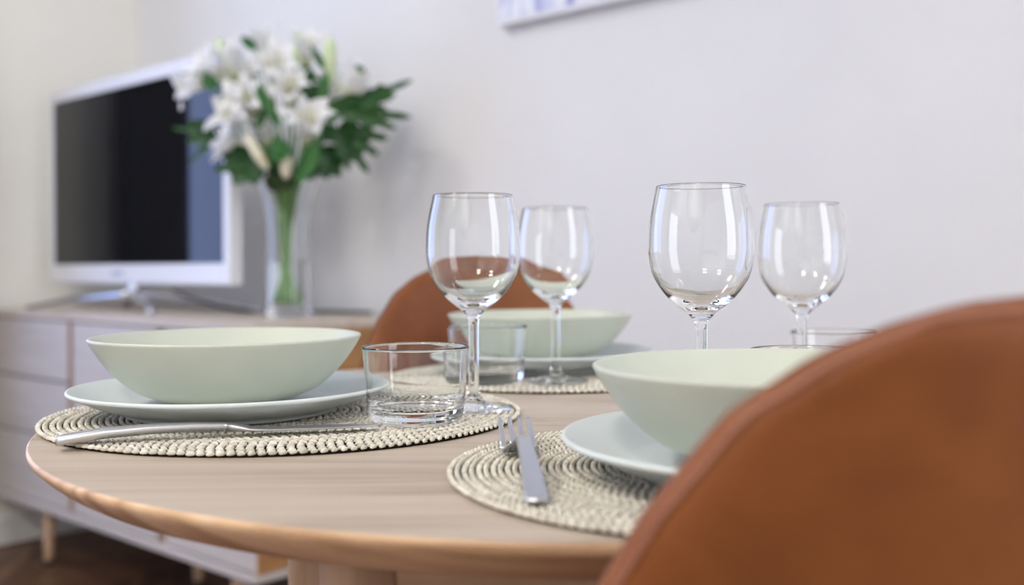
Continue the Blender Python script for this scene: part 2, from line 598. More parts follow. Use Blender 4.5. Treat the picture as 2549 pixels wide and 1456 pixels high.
for a, c in ((0, 2), (1, 3)):
    p0 = Vector((LEGS[a][0] - TC.x, LEGS[a][1] - TC.y, 0))
    p1 = Vector((LEGS[c][0] - TC.x, LEGS[c][1] - TC.y, 0))
    d = (p1 - p0)
    ln = d.length
    ap = box('apron', (0.02, ln - 0.02, -0.011, 0.011, TAB - 0.1, TAB - 0.0272), M['table_edge'], tb, 0.002)
    ap.location = p0
    ap.rotation_euler = (0, 0, math.atan2(d.y, d.x))

# ------------------------------------------------------------------ sideboard
sb = empty('sideboard')
sb.matrix_world = MROOM
tag(sb, 'long low pale oak sideboard on round legs against the wall', 'sideboard')
S0, S1, SY0, SY1 = 0.03, 1.44, -0.50, -0.02
ZT, ZB = 0.74, 0.195
box('top_panel', (S0, S1, SY0, SY1, ZT - 0.02, ZT), M['side_top'], sb, 0.0015)
box('side_panel', (S1 - 0.02, S1, SY0 + 0.004, SY1, ZB, ZT - 0.0205), M['side_end'], sb, 0.0015)
box('side_panel', (S0, S0 + 0.02, SY0 + 0.004, SY1, ZB, ZT - 0.0205), M['side_end'], sb, 0.0015)
box('back_panel', (S0 + 0.0205, S1 - 0.0205, SY1 - 0.012, SY1, ZB + 0.02, ZT - 0.0205), M['side_end'], sb)
box('bottom_panel', (S0 + 0.0205, S1 - 0.0005, SY0 - 0.006, SY1 - 0.0125, ZB - 0.018, ZB - 0.0005), M['side_front'], sb, 0.0015)
XD, XM = 0.56, 1.035
for xx in (XD, XM):
    box('divider', (xx - 0.014 - (0.006 if xx > 0.8 else 0), xx + 0.014 + (0.006 if xx > 0.8 else 0), SY0 + (0.016 if xx > 0.8 else 0.009), SY1 - 0.013, ZB, ZT - 0.0205), M['side_dark'], sb)
FT = SY0 + 0.022
for z0, z1 in ((0.550, 0.716), (0.388, 0.544), (ZB + 0.004, 0.382)):
    dr = box('drawer', (S0 + 0.024, XD - 0.0145, SY0 + 0.003, FT - 0.001, z0, z1), M['side_front'], sb, 0.002)
    box('drawer_edge', (S0 + 0.03, XD - 0.02, FT + 0.001, FT + 0.012, z0 + 0.004, z1 - 0.004), M['side_dark'], dr)
for x0, x1 in ((XD + 0.0145, XM - 0.0205), (XM + 0.0205, S1 - 0.003)):
    box('door', (x0, x1, SY0 + 0.003, FT, ZB + 0.004, 0.716), M['side_front'], sb, 0.002)
for lx, ly in ((0.32, SY0 + 0.05), (0.32, SY1 - 0.06), (1.30, SY0 + 0.05), (1.30, SY1 - 0.06), (0.83, -0.27)):
    lg = lathe('leg', [(0, 0.012), (0.013, 0.012), (0.014, 0.014), (0.02, ZB - 0.0185), (0, ZB - 0.0185)], M['oak'], sb, 28)
    lg.location = (lx, ly, 0)
    ft = lathe('foot_cap', [(0, 0.0), (0.014, 0.0), (0.0145, 0.0119), (0, 0.0119)], M['cable'], lg, 20)

# ------------------------------------------------------------------ television
TVX0, TVX1, TVY, TVZ0, TVZ1 = 0.095, 1.105, -0.345, 0.820, 1.415
tv = empty('television')
tv.matrix_world = MROOM
tag(tv, 'white framed flat television with dark screen on chrome stand', 'television')
fx, ft_, fb = 0.028, 0.034, 0.062
SXA, SXB, SZA, SZB = TVX0 + 0.030, TVX1 - 0.030, TVZ0 + 0.055, TVZ1 - 0.036
# bezel ring with a slightly recessed opening
yo, yi, yb = TVY, TVY + 0.004, TVY + 0.035
v = []
for (x0, x1, z0, z1, y) in ((TVX0, TVX1, TVZ0, TVZ1, yo + 0.003), (TVX0 + 0.003, TVX1 - 0.003, TVZ0 + 0.003, TVZ1 - 0.003, yo), (SXA, SXB, SZA, SZB, yo), (SXA, SXB, SZA, SZB, yi + 0.002), (TVX0, TVX1, TVZ0, TVZ1, yb)):
    v += [(x0, y, z0), (x1, y, z0), (x1, y, z1), (x0, y, z1)]
f = []
for a, b_ in ((4, 0), (0, 1), (1, 2), (2, 3)):
    for k in range(4):
        k2 = (k + 1) % 4
        f.append((a * 4 + k, a * 4 + k2, b_ * 4 + k2, b_ * 4 + k))
f.append((16, 19, 18, 17))
bz = mesh('bezel', v, f, M['tvwhite'], tv, smooth=False)
box('screen', (SXA + 0.0003, SXB - 0.0003, yi, yi + 0.006, SZA + 0.0003, SZB - 0.0003), M['screen'], tv)
xm = (TVX0 + TVX1) / 2
box('logo', (xm - 0.105, xm - 0.035, yo - 0.0008, yo + 0.0005, TVZ0 + 0.022, TVZ0 + 0.036), M['logo'], bz)
# chrome four-arm stand
hub = (xm, TVY + 0.02, 0.80)
st = tube('stand_neck', [(xm, TVY + 0.018, TVZ0 + 0.012), (xm, TVY + 0.012, TVZ0 - 0.02), (xm, TVY + 0.006, 0.775)], [0.018, 0.019, 0.02], M['chrome'], tv, 16)
for ex, ey in ((xm - 0.42, TVY - 0.10), (xm + 0.21, TVY - 0.045), (xm - 0.30, TVY + 0.15), (xm + 0.36, TVY + 0.20)):
    a = Vector((xm, TVY + 0.005, 0.790))
    e = Vector((ex, ey, 0.7462))
    mid = a.lerp(e, 0.5) + Vector((0, 0, 0.012))
    d = (e - a)
    d.z = 0
    d.normalize()
    pn = Vector((-d.y, d.x, 0))
    secs = []
    for t in np.linspace(0, 1, 12):
        p = a * (1 - t) ** 2 + mid * 2 * t * (1 - t) + e * t * t
        wv, hv = 0.018 - 0.006 * t, 0.014 - 0.008 * t
        secs.append([p + pn * wv * math.cos(q) + Vector((0, 0, 1)) * hv * math.sin(q) for q in np.linspace(0, 2 * math.pi, 13)[:-1]])
    loft('stand_arm', secs, M['chrome'], tv)
cb = tube('power_cable', [room(xm + 0.15, TVY + 0.05, 0.80), room(xm + 0.24, -0.24, 0.765), room(xm + 0.3, -0.17, 0.7455), room(xm + 0.42, -0.10, 0.7445), room(xm + 0.6, -0.05, 0.7445), room(xm + 0.67, -0.03, 0.7445)], 0.004, M['cable'])
tag(cb, 'thin black cable behind the television on the sideboard', 'cable')

# ------------------------------------------------------------------ vase
VL = P(718, 789, 2.545)
vx, vy = VL.x, VL.y
vase = empty('vase', (vx, vy, ZT))
tag(vase, 'tall clear glass vase with flared rim holding the lilies', 'vase')
vout = smoothprof([(0.051, 0.0015), (0.0545, 0.012), (0.0535, 0.08), (0.0515, 0.16), (0.053, 0.22), (0.060, 0.275), (0.072, 0.315), (0.083, 0.342)], 6)
vin = smoothprof([(0.0795, 0.342), (0.0685, 0.315), (0.0565, 0.275), (0.0495, 0.22), (0.048, 0.16), (0.0498, 0.08), (0.0500, 0.035), (0.042, 0.026), (0.0, 0.0245)], 6)
lathe('vase_body', [(0, 0.0005), (0.048, 0.0005)] + vout + [(0.0825, 0.3445), (0.0800, 0.3445)] + vin, M['glass'], vase, 72)
wprof = smoothprof([(0.0, 0.0248), (0.0418, 0.0263), (0.0497, 0.0355), (0.0495, 0.08), (0.0480, 0.14)], 5)
lathe('water', wprof + [(0, 0.14)], M['water'], vase, 72)
NECK = Vector((vx, vy, ZT + 0.33))

# ------------------------------------------------------------------ flowers
random.seed(11)


def orient(axis):
    return Vector(axis).normalized().to_track_quat('Z', 'Y').to_matrix()


def petal_mesh(length, width, flare, curl, wave):
    nt, ns = 13, 7
    v, f, uv = [], [], []
    r, z, ang = 0.004, 0.0, math.radians(8)
    ds = length / (nt - 1)
    for i in range(nt):
        t = i / (nt - 1)
        ang = math.radians(10) + math.radians(flare) * t ** 1.6 + math.radians(curl) * max(0, t - 0.55) ** 1.5 * 2.2
        wd = width * (math.sin(math.pi * min(1, t * 0.9 + 0.07)) ** 0.75) * (1.0 - 0.25 * t) + 0.002 * (1 - t)
        if i == nt - 1:
            wd = 0.0012
        nrm = Vector((-math.cos(ang), 0, math.sin(ang)))
        for j in range(ns):
            s = j / (ns - 1) * 2 - 1
            cup = 0.42 * wd * s * s * (1 - 0.7 * t)
            rip = wave * width * 0.5 * math.sin(9 * t + 2 * s) * s * s
            c = Vector((r, s * wd, z)) + nrm * (cup + rip)
            v.append(c)
            uv.append((0.5 + s / 2, t))
        r += math.sin(ang) * ds
        z += math.cos(ang) * ds
    for i in range(nt - 1):
        for j in range(ns - 1):
            f.append((i * ns + j, i * ns + j + 1, (i + 1) * ns + j + 1, (i + 1) * ns + j))
    me = bpy.data.meshes.new('petal')
    me.from_pydata([tuple(a) for a in v], [], f)
    ul = me.uv_layers.new(name='UVMap')
    for lp in me.loops:
        ul.data[lp.index].uv = uv[lp.vertex_index]
    me.polygons.foreach_set('use_smooth', [True] * len(me.polygons))
    me.materials.append(M['petal'])
    return me


PET = {}


def stem_pts(head, k, lev=0):
    """stem from a flower head through the vase neck to the vase floor"""
    a = k * 2.399
    foot = Vector((vx + 0.026 * math.cos(a), vy + 0.022 * math.sin(a), ZT + 0.034))
    cross = Vector((vx - 0.007 + 0.012 * math.cos(a + 2.6), vy + 0.012 * math.sin(a + 2.6), ZT + 0.185))
    neck = Vector((vx + 0.045 * (head.x - vx) / 0.2, vy + 0.03 * (head.y - vy) / 0.2, ZT + 0.345))
    o = Vector((neck.x - vx, neck.y - vy, 0))
    if o.length > 0.05:
        o = o.normalized() * 0.05
    neck = Vector((vx + o.x, vy + o.y, ZT + 0.335))
    mid = neck.lerp(head, 0.5) + Vector((0, 0, 0.015))
    return [foot, cross, neck, mid, head][lev:]


SK = [0]


def lily(px, py, D, axis, size, flare, curl, label):
    """px, py, D: centre of the throat; axis: the way the flower looks"""
    key = (flare, curl)
    if key not in PET:
        PET[key] = (petal_mesh(0.112, 0.0250, flare, curl, 0.5), petal_mesh(0.116, 0.0190, flare * 1.05, curl, 0.3))
    c = P(px, py, D)
    ax = Vector(axis).normalized()
    base = c - ax * 0.055 * size
    root = empty('lily', base)
    tag(root, label, 'flower', 'white lilies in the glass vase')
    R = orient(ax)
    ph = random.uniform(0, 1)
    for k in range(6):
        p = bpy.data.objects.new('petal', PET[key][k % 2])
        link(p, root)
        s = size * random.uniform(0.93, 1.07)
        p.matrix_local = R.to_4x4() @ Matrix.Rotation(ph + k * math.pi / 3 + random.uniform(-.1, .1), 4, 'Z') @ Matrix.Rotation(math.radians(random.uniform(-6, 6)), 4, 'Y') @ Matrix.Scale(s, 4)
    pist = tube('pistil', [(0, 0, 0.005), (0.003, 0.002, 0.06), (0.008, 0.003, 0.085)], [0.002, 0.0014, 0.0028], M['bud'], root, 6, 3)
    pist.matrix_local = R.to_4x4() @ Matrix.Scale(size, 4)
    for k in range(6):
        a = k * math.pi / 3 + 0.4
        s_ = tube('stamen', [(0.002 * math.cos(a), 0.002 * math.sin(a), 0.01), (0.008 * math.cos(a), 0.008 * math.sin(a), 0.05), (0.017 * math.cos(a), 0.017 * math.sin(a), 0.072), (0.021 * math.cos(a), 0.021 * math.sin(a), 0.0735)], [0.0009, 0.0009, 0.0012, 0.0022], M['anther'], root, 5, 2)
        s_.matrix_local = R.to_4x4() @ Matrix.Scale(size, 4)
    SK[0] += 1
    q = stem_pts(base, SK[0])
    q[-2] = q[-2] - ax * 0.02
    sm = tube('stem', [a - base for a in q] + [ax * 0.012], [0.0036, 0.0036, 0.0036, 0.0034, 0.003, 0.0045], M['stem'], root, 8)
    return root


def bud(px0, py0, px1, py1, D, wid, matk, label):
    a, b = P(px0, py0, D), P(px1, py1, D)
    root = empty('lily_bud', a)
    tag(root, label, 'flower bud', 'closed lily buds')
    ln = (b - a).length
    prof = [(0.003, 0.0)] + [(wid * (0.28 + 0.72 * math.sin(math.pi * (t * 0.86 + 0.04)) ** 0.9) * (1 if t < 0.8 else 1 - (t - 0.8) * 2.2), t * ln) for t in (0.06, 0.2, 0.35, 0.5, 0.65, 0.8, 0.92)] + [(0.0, ln)]
    v, f = [], []
    sg = 18
    for r, z in prof[:-1]:
        for k in range(sg):
            t = 2 * math.pi * k / sg
            rr = r * (1 + 0.10 * math.cos(3 * t))
            v.append((rr * math.cos(t), rr * math.sin(t), z))
    v.append((0, 0, ln))
    for i in range(len(prof) - 2):
        for k in range(sg):
            f.append((i * sg + k, i * sg + (k + 1) % sg, (i + 1) * sg + (k + 1) % sg, (i + 1) * sg + k))
    i = len(prof) - 2
    for k in range(sg):
        f.append((i * sg + k, i * sg + (k + 1) % sg, len(v) - 1))
    o = mesh('bud', v, f, M[matk], root)
    o.matrix_local = orient(b - a).to_4x4()
    SK[0] += 1
    q = stem_pts(a, SK[0], 1)
    tube('stem', [p - a for p in q], [0.0028, 0.0028, 0.0026, 0.0026], M['stem'], root, 8)
    return root


def blade(name, a, b, width, matk, parent, bend=0.1, side=None, lobes=0, twist=0.0):
    """leaf blade from a to b; thin closed solid with a folded midrib"""
    a, b = Vector(a), Vector(b)
    d = b - a
    ln = d.length
    d.normalize()
    side = Vector(side) if side is not None else d.cross(Vector((0, 1, 0)))
    side = (side - d * side.dot(d)).normalized()
    nrm = d.cross(side).normalized()
    nt = 15 if not lobes else 6 * lobes + 1
    v, f = [], []
    th = 0.0005
    for lay in (1, -1):
        for i in range(nt):
            t = i / (nt - 1)
            wd = width * (math.sin(math.pi * min(1, t ** 0.8 * 0.97 + 0.03)) ** 0.85)
            if lobes:
                wd *= 0.45 + 0.85 * abs(((t * lobes) % 1.0) - 0.15)
            wd = max(wd, 0.0008)
            sd = side * math.cos(twist * t) + nrm * math.sin(twist * t)
            nn = d.cross(sd)
            c = a + d * ln * t + nn * (-bend * ln * (t * t)) + Vector((0, 0, 0))
            for s in (-1, -0.5, 0, 0.5, 1):
                v.append(c + sd * wd * s + nn * (0.22 * wd * abs(s) + lay * th))
    n1 = nt * 5
    for i in range(nt - 1):
        for j in range(4):
            q = (i * 5 + j, i * 5 + j + 1, (i + 1) * 5 + j + 1, (i + 1) * 5 + j)
            f.append(q)
            f.append(tuple(k + n1 for k in q[::-1]))
    rim = [i * 5 for i in range(nt)] + [(nt - 1) * 5 + j for j in range(1, 5)] + [i * 5 + 4 for i in range(nt - 2, -1, -1)] + [j for j in range(3, 0, -1)]
    for k in range(len(rim)):
        p, q = rim[k], rim[(k + 1) % len(rim)]
        f.append((p, p + n1, q + n1, q))
    return mesh(name, v, f, M[matk], parent)


def leaf(px0, py0, px1, py1, D, width, label, matk='leaf', bend=0.08, twist=0.0, side=None):
    a, b = P(px0, py0, D), P(px1, py1, D - 0.01)
    root = empty('lily_leaf', a)
    tag(root, label, 'leaf', 'single lily leaves')
    z = Vector((0, 0, 0))
    blade('leaf_blade', z, b - a, width, matk, root, bend, side, 0, twist)
    SK[0] += 1
    q = stem_pts(a, SK[0], 2)
    tube('stem', [p - a for p in q], [0.0024, 0.0022, 0.0018], M['stem'], root, 6)
    return root


def sprig(px, py, D, tips, label, width=0.02, depth=0.0):
    """fan of long pointed lobes from one point, like a cut aralia leaf"""
    a = P(px, py, D)
    root = empty('foliage_sprig', a)
    tag(root, label, 'foliage', 'dark jagged foliage in the bouquet')
    for tx, ty, dd, wf_ in tips:
        b = P(tx, ty, D + dd)
        blade('leaf_blade', (0, 0, 0), b - a, width * wf_, 'leaf_dark', root, random.uniform(-0.06, 0.10), None, 3 if (b - a).length > 0.1 else 0)
    SK[0] += 1
    q = stem_pts(a, SK[0], 1)
    tube('stem', [p - a for p in q], [0.0026, 0.0026, 0.0024, 0.0022], M['stem'], root, 6)
    return root


# open lilies (pixel of the throat, distance, looking direction in camera-aligned world axes)
lily(474, 212, 2.43, (-0.75, -0.45, -0.28), 0.95, 50, 70, 'white lily drooping left in front of the television screen')
lily(585, 275, 2.42, (-0.62, -0.70, 0.10), 1.2, 58, 80, 'large white lily at left, facing left with recurved petals')
lily(765, 306, 2.38, (0.12, -0.72, 0.62), 1.15, 62, 66, 'white lily at front centre opening upwards like a star')
lily(688, 170, 2.46, (-0.05, -0.80, 0.55), 1.18, 52, 60, 'white lily high in the middle with a green throat')
lily(562, 150, 2.47, (-0.35, -0.25, 0.85), 0.98, 44, 50, 'white lily at upper left above the television edge')
lily(885, 205, 2.44, (0.45, -0.30, 0.80), 0.95, 42, 40, 'pale white lily at far right above the jagged leaves')
lily(762, 118, 2.52, (0.10, -0.35, 0.90), 0.95, 44, 50, 'white lily at the very top beside the green bud')
lily(560, 362, 2.46, (-0.80, -0.20, 0.10), 0.80, 38, 60, 'small white lily low at left seen from behind')
lily(655, 322, 2.44, (-0.15, -0.60, 0.72), 0.85, 36, 40, 'half-open white lily between the two front flowers')
lily(620, 190, 2.50, (-0.20, -0.60, 0.75), 0.95, 48, 60, 'white lily behind the curved green leaf at upper left')
lily(640, 262, 2.47, (-0.10, -0.75, 0.60), 1.0, 50, 60, 'white lily tucked in the middle behind the curved leaf')
lily(830, 235, 2.49, (0.25, -0.60, 0.70), 0.95, 48, 60, 'white lily at right of centre above the star-like one')
lily(655, 105, 2.53, (-0.15, -0.30, 0.90), 0.9, 44, 50, 'white lily at the top left of centre behind the others')
lily(722, 222, 2.42, (0.05, -0.80, 0.55), 1.0, 54, 70, 'white lily facing the camera just left of the broad leaf')
lily(520, 172, 2.45, (-0.55, -0.60, 0.45), 0.9, 50, 60, 'white lily at upper left over the top corner of the television')
lily(612, 248, 2.40, (-0.30, -0.85, 0.30), 0.95, 54, 70, 'white lily facing the camera above the large left one')
bud(572, 175, 538, 92, 2.48, 0.012, 'bud', 'slender pale green bud pointing up at upper left')
bud(822, 205, 820, 88, 2.46, 0.0165, 'bud', 'thick light green bud standing upright at upper right')
bud(612, 335, 668, 425, 2.40, 0.013, 'budcream', 'cream bud hanging down at lower left of centre')
bud(735, 160, 745, 78, 2.52, 0.009, 'bud', 'thin pale bud at the top of the bouquet')
bud(712, 445, 716, 385, 2.41, 0.015, 'budcream', 'short cream bud just above the vase mouth')
leaf(638, 122, 597, 90, 2.44, 0.012, 'small dark green leaf at the very top left of the bouquet')
leaf(532, 222, 508, 178, 2.42, 0.017, 'oval green leaf beside the drooping lily')
leaf(697, 318, 628, 188, 2.39, 0.015, 'long curved green leaf running diagonally at centre', bend=0.10, twist=0.5)
leaf(640, 322, 662, 262, 2.41, 0.010, 'narrow green leaf beside the large left lily')
leaf(778, 275, 762, 160, 2.45, 0.034, 'broad dark green leaf behind the star-like lily', 'leaf_dark', bend=0.05)
leaf(800, 262, 812, 176, 2.44, 0.014, 'upright narrow leaf under the thick bud')
leaf(806, 172, 776, 112, 2.43, 0.009, 'small hooked leaf at upper right', bend=-0.3)
leaf(905, 185, 888, 160, 2.45, 0.009, 'tiny leaf tip above the far right lily')
leaf(702, 400, 688, 338, 2.37, 0.026, 'rounded light green leaf low at the front')
leaf(742, 455, 798, 335, 2.38, 0.020, 'long mid-green leaf rising right from the vase mouth', twist=0.6)
leaf(820, 300, 862, 238, 2.44, 0.020, 'green leaf tucked behind the star-like lily at right')
sprig(838, 276, 2.43, [(1028, 198, 0.02, 1.0), (985, 232, 0.01, 1.5), (1024, 292, 0.0, 1.2), (985, 318, -0.02, 1.1), (930, 255, 0.0, 1.4)], 'jagged dark leaf fan reaching farthest right', 0.022)
sprig(840, 318, 2.45, [(968, 346, 0.0, 1.3), (944, 388, 0.0, 1.2), (918, 432, 0.0, 1.2), (868, 425, -0.02, 1.2), (905, 340, 0.01, 1.4), (800, 350, 0.0, 1.0)], 'jagged dark leaf fan below the rightmost one', 0.022)
sprig(792, 375, 2.46, [(850, 440, 0.0, 1.3), (815, 446, -0.02, 1.3), (770, 450, 0.0, 1.2), (872, 405, 0.02, 1.2), (752, 425, 0.0, 1.0)], 'jagged dark foliage hanging right over the vase rim', 0.022)
sprig(548, 330, 2.46, [(428, 318, 0.0, 0.9), (462, 352, 0.0, 1.0), (470, 300, 0.02, 0.8), (470, 408, 0.0, 0.6)], 'dark pointed foliage at far left against the screen', 0.018)
sprig(636, 398, 2.44, [(532, 425, 0.0, 1.3), (545, 382, 0.02, 1.2), (580, 458, -0.02, 1.3), (632, 460, -0.02, 1.2), (560, 405, -0.02, 1.3), (598, 375, 0.0, 1.0)], 'dark foliage hanging left over the vase rim', 0.024)
sprig(700, 470, 2.50, [(655, 440, 0.0, 1.0), (690, 400, -0.02, 1.0), (740, 410, 0.02, 1.0), (670, 380, 0.02, 1.0)], 'dark foliage filling the middle just above the vase', 0.018)

# ------------------------------------------------------------------ picture on the wall
PX0 = 1.724
PZ = CAMZ + 0.555
pic = empty('wall_picture')
pic.matrix_world = MROOM
tag(pic, 'pale canvas picture with violet blue strokes on the wall', 'picture')
box('canvas', (PX0, PX0 + 1.2, -0.032, -0.002, PZ, PZ + 0.8), M['canvas_edge'], pic, 0.003)
pm = noisemat('canvas_print', [(0.30, lin(150, 152, 210)), (0.42, lin(208, 214, 240)), (0.5, lin(236, 240, 250)), (0.8, lin(240, 242, 250))], scale=(9, 1, 2.6), nscale=2.2, detail=3, rough=0.7, distort=1.2)
box('print', (PX0 + 0.012, PX0 + 1.188, -0.0335, -0.0321, PZ + 0.012, PZ + 0.788), pm, pic)

# ------------------------------------------------------------------ chairs
def halfw(d):
    d = d * 100
    tab = [(0, 0), (0.25, 3.2), (0.6, 4.9), (1.2, 6.7), (2.2, 8.8), (4.4, 11.5), (8.2, 13.8), (11.5, 15.2), (18, 17.4), (26, 19.2), (34, 19.6), (40, 18.6)]
    for (a, x), (b, y) in zip(tab, tab[1:]):
        if d <= b:
            t = (d - a) / (b - a)
            return (x + (y - x) * t) / 100
    return tab[-1][1] / 100


def make_chair():
    """origin on the floor under the top centre of the backrest; faces +y"""
    c = empty('dining_chair')
    H_ = 0.855
    rows = []
    for t in np.linspace(0, 1, 40):
        rows.append(0.40 * t ** 1.9)
    ncol = 33
    us = [math.sin(s * math.pi / 2) for s in np.linspace(-1, 1, ncol)]
    th = 0.013

    def pt(d, u, side):
        wv = max(halfw(d), 0.0002)
        x = u * wv
        z = H_ - d
        e = min((1 - abs(u)) * wv, d * 0.9 + 0.0001) / 0.020
        e = min(e, 1.0)
        h = th * math.sqrt(max(0.0, 1 - (1 - e) ** 2))
        lean = 0.10 * (d / 0.40) ** 1.0            # backrest leans back towards its top
        y = lean + 1.9 * x * x
        nx = -2 * 1.9 * x
        nl = math.hypot(1, nx)
        return (x + side * h * nx / nl, y + side * h / nl, z)

    v, f = [], []
    for side in (-1, 1):
        for d in rows:
            for u in us:
                v.append(pt(d, u, side))
    nr = len(rows)
    n1 = nr * ncol
    for i in range(nr - 1):
        for j in range(ncol - 1):
            q = (i * ncol + j, i * ncol + j + 1, (i + 1) * ncol + j + 1, (i + 1) * ncol + j)
            f.append(q)
            f.append(tuple(k + n1 for k in q[::-1]))
    rim = [i * ncol for i in range(nr - 1, -1, -1)] + [j for j in range(1, ncol)] + [i * ncol + ncol - 1 for i in range(1, nr)] + [(nr - 1) * ncol + j for j in range(ncol - 2, 0, -1)]
    for k in range(len(rim)):
        p, q = rim[k], rim[(k + 1) % len(rim)]
        f.append((p, q, q + n1, p + n1))
    mesh('backrest', v, f, M['leather'], c)
    # piping seam that follows the edge on the outer face
    line = []
    for d in rows[::-1]:
        if d > 0.006:
            wv = halfw(d)
            line.append(pt(d, -(1 - 0.007 / wv), -1))
    line += [pt(0.0055, u, -1) for u in (-0.4, 0, 0.4)]
    for d in rows:
        if d > 0.006:
            wv = halfw(d)
            line.append(pt(d, (1 - 0.007 / wv), -1))
    tube('piping', line, 0.0016, M['piping'], c, 8, 2)
    # seat cushion
    secs = []
    for z, s in ((0.425, 0.90), (0.430, 0.97), (0.445, 1.0), (0.462, 1.0), (0.474, 0.97), (0.479, 0.90), (0.481, 0.6)):
        ring = []
        for q in np.linspace(0, 2 * math.pi, 49)[:-1]:
            cxs, sns = math.cos(q), math.sin(q)
            ex = 0.55
            x = 0.175 * s * math.copysign(abs(cxs) ** ex, cxs)
            y = 0.20 * s * math.copysign(abs(sns) ** ex, sns)
            ring.append((x * (1 - 0.06 * (y / 0.2)), 0.285 + y, z))
        secs.append(ring)
    loft('seat', secs, M['leather'], c)
    for sx in (-1, 1):
        for yy0, yy1 in ((0.16, 0.10), (0.41, 0.45)):
            tube('leg', [(sx * 0.13, yy0, 0.430), (sx * 0.185, yy1, 0.001)], [0.013, 0.009], M['chairleg'], c, 14)
    return c


ch1 = make_chair()
ch1.location = (0.195, 0.360, 0)
ch1.rotation_euler = (0, 0, math.radians(12))
tag(ch1, 'brown leather dining chair in the near right foreground, seen from behind', 'chair', 'brown leather dining chairs')
ch2 = dup(ch1)
ch2.location = (-0.052, 1.45, 0)
ch2.rotation_euler = (0, 0, math.radians(188))
ch2.scale = (1.02, 1.02, 1.02)
tag(ch2, 'brown leather dining chair behind the far place setting, facing the camera', 'chair', 'brown leather dining chairs')

# ------------------------------------------------------------------ placemats
def mat_mesh(R):
    """concentric plaited rows; every stitch is a small slanted lozenge"""
    p = 0.0049
    nrows = int(R / p)
    p = R / nrows
    prof = []
    L_, W_, Hh = 0.0031, 0.00178, 0.0019
    ss = ((-1.0, 0.25), (-0.5, 0.9), (0.5, 0.9), (1.0, 0.25))
    base = []
    ng = 5
    for s, k in ss:
        for q in range(ng):
            t = 2 * math.pi * q / ng
            base.append((s * L_, k * W_ * math.cos(t), k * Hh * math.sin(t) + 0.0005 * (1 - s * s)))
    base = np.array(base)
    bf = []
    for i in range(len(ss) - 1):
        for q in range(ng):
            q2 = (q + 1) % ng
            bf.append((i * ng + q, i * ng + q2, (i + 1) * ng + q2, (i + 1) * ng + q))
    bf.append(tuple(range(ng))[::-1])
    bf.append(tuple(range((len(ss) - 1) * ng, len(ss) * ng)))
    V, F, TN = [], [], []
    rng = np.random.RandomState(3)
    off = 0
    for i in range(nrows):
        rc = (i + 0.5) * p
        for sub in ((-1,) if i % 2 else (1,)):
            r = rc
            n = max(5, int(2 * math.pi * rc / 0.0067))
            for k in range(n):
                a = 2 * math.pi * (k + (0.5 if sub > 0 else 0)) / n + i * 0.7
                sl = sub * math.radians(32) + rng.uniform(-.08, .08)
                ca, sa = math.cos(sl), math.sin(sl)
                b = base * (1 + rng.uniform(-.08, .08))
                x = b[:, 0] * ca - b[:, 1] * sa      # along the row
                y = b[:, 0] * sa + b[:, 1] * ca      # across
                rr = r - y
                aa = a + x / max(r, 0.004)
                pts = np.stack([rr * np.cos(aa), rr * np.sin(aa), 0.0026 + b[:, 2] + rng.uniform(-.0002, .0002)], 1)
                V.append(pts)
                TN += [rng.uniform(0.7, 1.0)] * len(base)
                F += [tuple(j + off for j in q) for q in bf]
                off += len(base)
    V = np.concatenate(V)
    V[:, 2] = np.maximum(V[:, 2], 0.0004)
    return V, F, TN


MR = 0.195
V, F, TN = mat_mesh(MR)
pm0 = empty('placemat')
bk = lathe('backing', [(0, 0.0003), (MR - 0.0035, 0.0003), (MR - 0.0028, 0.0008), (MR - 0.0035, 0.0013), (0, 0.0013)], M['matback'], pm0, 96)
br = mesh('braid', V.tolist(), F, M['mat'], pm0)
br['kind'] = 'stuff'
br.data.attributes.new('tone', 'FLOAT', 'POINT').data.foreach_set('value', TN)
N, L, b = nodes(M['mat'])
at_ = N.new('ShaderNodeAttribute')
at_.attribute_name = 'tone'
hv = N.new('ShaderNodeHueSaturation')
mr = N.new('ShaderNodeMapRange')
mr.inputs['To Min'].default_value = 0.42
mr.inputs['To Max'].default_value = 1.06
L.new(at_.outputs['Fac'], mr.inputs['Value'])
L.new(mr.outputs[0], hv.inputs['Value'])
L.new(b.inputs['Base Color'].links[0].from_socket, hv.inputs['Color'])
L.new(hv.outputs[0], b.inputs['Base Color'])
MATS = [((-0.189, 0.867), 1.0, 'round braided straw placemat at the left under the knife and low tumbler'),
        ((0.043, 1.190), 0.985, 'round braided straw placemat at the back under the far plate'),
        ((0.1275, 0.619), 0.862, 'round braided straw placemat at the front under the fork')]
for i, ((x, y), s, lab) in enumerate(MATS):
    o = pm0 if i == 0 else dup(pm0)
    o.location = (x, y, TAB)
    o.rotation_euler = (0, 0, i * 1.1)
    o.scale = (s, s, 1)
    tag(o, lab, 'placemat', 'braided placemats on the dining table')
MZ = TAB + 0.0048

# ------------------------------------------------------------------ crockery
def make_plate():
    out = smoothprof([(0.0, 0.0040), (0.05, 0.0040), (0.074, 0.0030), (0.079, 0.0004), (0.084, 0.0010), (0.088, 0.0045), (0.104, 0.0095), (0.120, 0.0165), (0.1276, 0.0198)], 5)
    rim = [(0.1284, 0.0208), (0.1284, 0.0220), (0.1276, 0.0229), (0.1264, 0.0230)]
    inn = smoothprof([(0.1262, 0.0229), (0.118, 0.0192), (0.106, 0.0140), (0.094, 0.0096), (0.082, 0.0075), (0.04, 0.0072), (0, 0.0072)], 5)
    return lathe('dinner_plate', out + rim + inn, M['plate'], None, 128)


